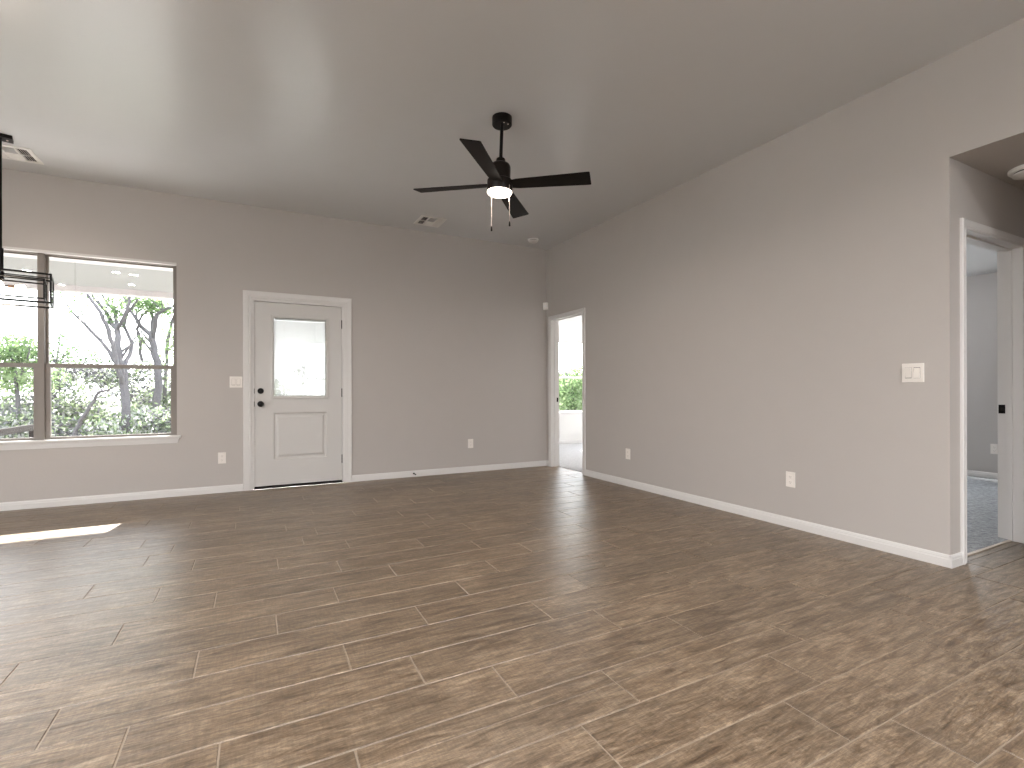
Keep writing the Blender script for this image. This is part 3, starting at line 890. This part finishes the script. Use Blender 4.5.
oc = cage(.290, .160, 1.756, 1.978, .0070, 'outer_cage')
ic = cage(.250, .122, 1.790, 1.942, .0056, 'inner_cage')
for xx in (-.290, .290):
    obj('glass_panel', bx(xx - .002, xx + .002, -.155, .155, 1.757, 1.970), M['glass'], oc)
obj('cross_bar', bx(-.288, .288, -.0035, .0035, 1.9715, 1.9785), M['black'], oc)
obj('cross_bar', bx(-.0035, .0035, -.158, .158, 1.9715, 1.9785), M['black'], oc)
for k in range(4):
    a = k * math.pi / 2
    R_ = Matrix.Rotation(a, 4, 'Z')
    L0 = .0
    def pt(x, y, z): return R_ @ Vector((x, y, z))
    ar = obj('lamp_arm', tube(bmesh.new(), [pt(.006, 0, 1.880), pt(.045, 0, 1.880)], .006, 10), M['bronze'], pend)
    obj('socket', tube(bmesh.new(), [pt(.040, 0, 1.880), pt(.078, 0, 1.880)], .0125, 14), M['socket'], ar)
    bm = bmesh.new()
    mt = R_ @ Matrix.Translation((.078, 0, 1.880)) @ Matrix.Rotation(math.pi / 2, 4, 'Y')
    sc_ = 1.0 if k % 2 == 0 else 0.42
    prof = [(.010, 0), (.012, .006), (.020, .022), (.024, .036), (.021, .050), (.012, .059), (0, .062)]
    if k % 2: prof = [(r_, z_ * .6) for r_, z_ in prof]
    lathe(bm, prof, seg=20, mtx=mt)
    obj('bulb', bm, M['bulb'], ar, True)
pl_d = bpy.data.lights.new('pendant_lamp', 'POINT'); pl_d.energy = 8; pl_d.color = (1, .85, .7); pl_d.shadow_soft_size = .05
pl_o = bpy.data.objects.new('pendant_lamp', pl_d); COL.objects.link(pl_o); pl_o.parent = pend; pl_o.location = (0.02, 0.05, 1.80)

# ------------------------------------------------------------------ covered patio
struct('floor_patio', bx(XL, 0.0, 0.15, 2.75, -0.15, -0.03), M['concrete'])
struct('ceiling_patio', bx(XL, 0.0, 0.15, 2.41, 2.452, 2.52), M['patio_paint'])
struct('band_patio', bx(XL, 0.0, 0.56, 0.85, 2.438, 2.452), M['beam_paint'], label='pale band across the patio ceiling')  # flat band, paler than the patio ceiling around it
struct('beam_patio', bx(XL, 0.0, 2.41, 2.56, 2.376, 3.0), M['beam_paint'], label='white patio roof beam')
for px_ in (-9.3, -0.12):
    struct('post_patio', bx(px_ - .07, px_ + .07, 2.415, 2.555, -0.1, 2.376, .004), M['beam_paint'])
pr = tag(empty('patio_rail', (-6.20, 1.70, -0.03)), 'low dark brown wooden rail on the patio outside the twin window', 'rail')
obj('rail_beam', bx(-.05, .0, -.9, .90, .592, .668, .004), M['rail_wood'], pr)
for yy in (-.89, .83):
    obj('post', bx(-.05, .0, yy, yy + .05, 0, .592, .003), M['rail_wood'], pr)

# ------------------------------------------------------------------ outdoors
struct('ground', bx(-60, 50, -45, 70, -0.32, -0.15), M['grass'])
struct('bounce_slab', bx(-24, XL - .15, -22, 0.6, -0.16, -0.10), M['bounce_slab_pale'])  # unseen pale slabs, added to bounce daylight up through the windows
struct('bounce_slab', bx(XL - .15, 4.6, -22, YF - .15, -0.16, -0.10), M['bounce_slab_pale'])
struct('bounce_slab', bx(4.24, 14, YF - .15, 2.0, -0.16, -0.10), M['bounce_slab_pale'])

def cam_pt(u, v, depth, dj=0.0):
    """a world point that lies `depth` metres away from the viewpoint in direction (u, v)"""
    d = depth + dj
    x = (u - 512) / F_PX; z = (390.87 - v) / F_PX
    F = Vector((math.sin(YAW), math.cos(YAW), 0)); R = Vector((math.cos(YAW), -math.sin(YAW), 0))
    return CAM + (F + R * x + Vector((0, 0, z))) * d

def leaves(name, blobs, size, m, parent=None, tone=(0, 1), flat=0.0):
    """blobs: (center, (rx,ry,rz), count)"""
    vs, fs, tn = [], [], []
    for c, rad, n in blobs:
        u = rng.normal(size=(n, 3)); u /= np.linalg.norm(u, axis=1)[:, None]
        rr = rng.random(n) ** (1 / 2.2)
        P = np.array(c) + u * rr[:, None] * np.array(rad)
        a = rng.normal(size=(n, 3)); a /= np.linalg.norm(a, axis=1)[:, None]
        b = np.cross(a, rng.normal(size=(n, 3))); b /= np.linalg.norm(b, axis=1)[:, None]
        s = size * rng.uniform(.6, 1.4, n)
        base_t = rng.uniform(tone[0], tone[1])
        for i in range(n):
            k = len(vs)
            A = a[i] * s[i]; B = b[i] * s[i] * .45
            vs += [P[i] - A, P[i] + B, P[i] + A, P[i] - B]
            fs.append((k, k + 1, k + 2, k + 3))
            tn.append(min(1, max(0, base_t + rng.normal() * .22)))
    me = bpy.data.meshes.new(name)
    me.from_pydata([tuple(v) for v in vs], [], fs)
    at = me.attributes.new('tone', 'FLOAT', 'FACE')
    at.data.foreach_set('value', tn)
    me.materials.append(m)
    o = bpy.data.objects.new(name, me); COL.objects.link(o)
    if parent: o.parent = parent
    return o

def tree(label, depth, stems, leaf_blobs, name='tree', cat='tree', leaf=.05, tone=(.4, .8), group=None):
    """stems: list of [(u,v,radius,depth offset)...]"""
    t = tag(empty(name, cam_pt(stems[0][0][0], 470, depth)), label, cat, group)
    t.location.z = -0.15
    off = Vector(t.location)
    bm = bmesh.new()
    for st in stems:
        pts = [cam_pt(u, v, depth, dj) - off for u, v, r, dj in st]
        rd = [r for u, v, r, dj in st]
        # subdivide with a little wobble
        P, Rr = [], []
        for i in range(len(pts) - 1):
            for q in (0, .33, .66):
                w_ = pts[i].lerp(pts[i + 1], q)
                if q: w_ = w_ + Vector([random.uniform(-1, 1) * rd[i] * .35 for _ in range(3)])
                P.append(w_); Rr.append(rd[i] * (1 - q) + rd[i + 1] * q)
        P.append(pts[-1]); Rr.append(rd[-1])
        tube(bm, P, Rr, 8)
        # twigs
        if len(st) > 2:
            for _ in range(5):
                i = random.randrange(len(P) // 3, len(P))
                d_ = Vector((random.uniform(-1, 1), random.uniform(-.5, .5), random.uniform(.2, 1))).normalized()
                L_ = random.uniform(.3, .8)
                tube(bm, [P[i], P[i] + d_ * L_ * .5 + Vector((0, 0, .03)), P[i] + d_ * L_ + Vector((0, 0, .12))], [Rr[i] * .45, Rr[i] * .3, .004], 5)
    obj('trunk', bm, M['bark'], t, True)
    if leaf_blobs:
        B_ = [(tuple(cam_pt(u, v, depth, dj) - off), rad, n) for u, v, dj, rad, n in leaf_blobs]
        leaves('foliage', B_, leaf, M['leaf'], t, tone)
    return t
D_A = 12.0
tree('grey forked tree with spreading limbs behind the right hand window sash', D_A,
     [[(128, 452, .105, 0), (127, 432, .095, 0), (126, 405, .09, 0), (124, 372, .085, 0), (119, 352, .075, 0), (117, 327, .06, .1), (111.6, 321, .045, .2), (105.7, 310, .038, .3), (95, 298.7, .03, .4), (84, 280, .02, .5), (76, 255, .01, .6)],
      [(124, 385, .06, 0), (119, 372, .05, -.2), (114, 350, .05, -.3), (109, 330, .045, -.4), (101, 311.6, .038, -.5), (88, 294, .03, -.5), (78, 272, .012, -.6)],
      [(121, 372, .045, .2), (109, 350, .042, .2), (102, 341, .036, .2), (87, 325.6, .032, .1), (73, 311.6, .022, 0), (63, 298, .014, 0), (55, 280, .007, 0)],
      [(117, 328, .05, 0), (123, 318.6, .04, -.1), (128, 305.7, .036, -.2), (131, 290, .03, -.2), (137, 262, .012, -.2)],
      [(116.5, 328, .045, .1), (116, 311, .035, .2), (108, 303, .03, .3), (100, 290, .02, .3), (96, 270, .01, .4)],
      [(125, 365, .05, 0), (131, 350, .045, .3), (131.5, 341, .042, .4), (124, 325, .036, .5), (127, 313, .032, .5), (137, 300, .028, .5), (146, 275, .012, .5)]],
     [(116, 312, .2, (.25, .4, .5), 260), (104, 285, .2, (.8, .6, .6), 350), (128, 282, .1, (.7, .6, .5), 300), (75, 305, 0, (.5, .4, .4), 60)], tone=(.55, .8))
D_B = 13.5
tree('grey double stemmed tree at the right edge of the twin window', D_B,
     [[(158, 440, .10, 0), (157.6, 415, .095, 0), (157.6, 369, .09, 0), (154, 345, .085, 0), (152, 335, .075, 0), (141, 325.6, .05, .1), (130, 309, .038, .2), (123, 294, .028, .2), (115, 270, .01, .2)],
      [(153, 338, .06, 0), (156, 318, .05, -.2), (158, 313, .042, -.2), (175, 304, .03, -.3), (190, 296, .02, -.3)],
      [(152, 335, .045, 0), (153, 316, .035, .2), (149, 300, .03, .2), (152, 275, .012, .2)],
      [(142, 360, .04, 0), (140, 350, .038, 0), (141, 340, .036, 0), (137, 328, .034, 0), (142, 315, .026, 0), (148, 309, .02, 0), (155, 300, .008, 0)]],
     [(152, 306, 0, (.55, .5, .28), 420), (145, 302, 0, (.45, .5, .25), 260), (160, 310, .3, (.4, .4, .22), 200), (160, 275, 0, (1.0, .8, .6), 500), (141, 340, 0, (.15, .2, .3), 60)], tone=(.5, .75))
tree('slim leaning tree just inside the right edge of the twin window', 14.5,
     [[(164, 440, .05, 0), (166, 370, .05, 0), (168, 340, .045, 0), (172, 320, .04, 0), (178, 308, .03, 0), (186, 285, .012, 0)]],
     [(172, 335, 0, (.35, .5, .5), 220), (168, 355, 0, (.5, .5, .5), 260)], tone=(.6, .9))
tree('low crooked leaning stem in the lower right sash', 11.0,
     [[(72, 445, .045, 0), (76, 428, .045, 0), (84, 415, .04, 0), (92, 402, .035, 0), (99, 391, .03, 0), (108, 389, .02, 0), (116, 386, .008, 0)]],
     None)
# speckled saplings left of the forked tree
tree('thin leafy sapling seen above the meeting rail left of the forked tree', 12.8,
     [[(62, 450, .03, 0), (60, 400, .025, 0), (57, 360, .02, 0), (60, 335, .012, 0), (66, 322, .005, 0)], [(58, 365, .015, 0), (48, 345, .01, 0), (44, 330, .004, 0)], [(60, 360, .015, 0), (76, 345, .01, 0), (84, 335, .004, 0)]],
     [(55, 352, 0, (.45, .4, .45), 190), (70, 350, 0, (.5, .4, .4), 170), (62, 335, 0, (.35, .3, .25), 60), (88, 358, 0, (.5, .4, .3), 150), (100, 352, 0, (.4, .4, .3), 80)], tone=(.15, .5), leaf=.042)
tree('leafy round topped tree filling the left hand window sash', 11.5,
     [[(20, 450, .05, 0), (18, 400, .045, 0), (15, 365, .03, 0), (8, 345, .015, 0), (4, 330, .005, 0)], [(18, 380, .03, 0), (28, 355, .02, 0), (32, 338, .006, 0)]],
     [(12, 352, 0, (.7, .6, .4), 900), (30, 352, .4, (.45, .5, .4), 500), (-14, 350, 0, (.8, .7, .6), 900), (20, 375, 0, (.9, .6, .4), 900), (-20, 380, 0, (1, .7, .5), 900), (20, 335, 0, (.5, .4, .15), 80)], tone=(.5, .95))
# greenery outside the bedroom window
tree('pale green leafy tree outside the bright bedroom window', 17.0,
     [[(575, 440, .09, 0), (574, 400, .08, 0), (570, 385, .05, 0), (566, 372, .02, 0)]],
     [(570, 392, 0, (.9, .9, .5), 1300), (560, 385, .5, (.6, .7, .5), 600), (582, 388, .3, (.8, .8, .7), 900), (575, 405, -.3, (1.2, .8, .4), 900), (578, 372, 0, (.5, .5, .25), 200), (600, 385, 0, (1.2, .9, .8), 900)], tone=(.6, .9), leaf=.06)
# the scrub behind everything: nobody could count its leaves
blobs = []
for i in range(620):
    x = rng.uniform(-22, 20); y = rng.uniform(8.5, 13.5)
    if y < 10: zc = rng.uniform(-.1, .45)
    else: zc = rng.uniform(0, 1.8)
    blobs.append(((x, y, zc), (rng.uniform(.35, .9), .5, rng.uniform(.25, .5)), 280))
th = leaves('thicket', blobs, .054, M['brush'], None, (0.0, 1.0))
tag(th, 'dense tangled grey and green scrub beyond the patio', 'thicket', kind='stuff')
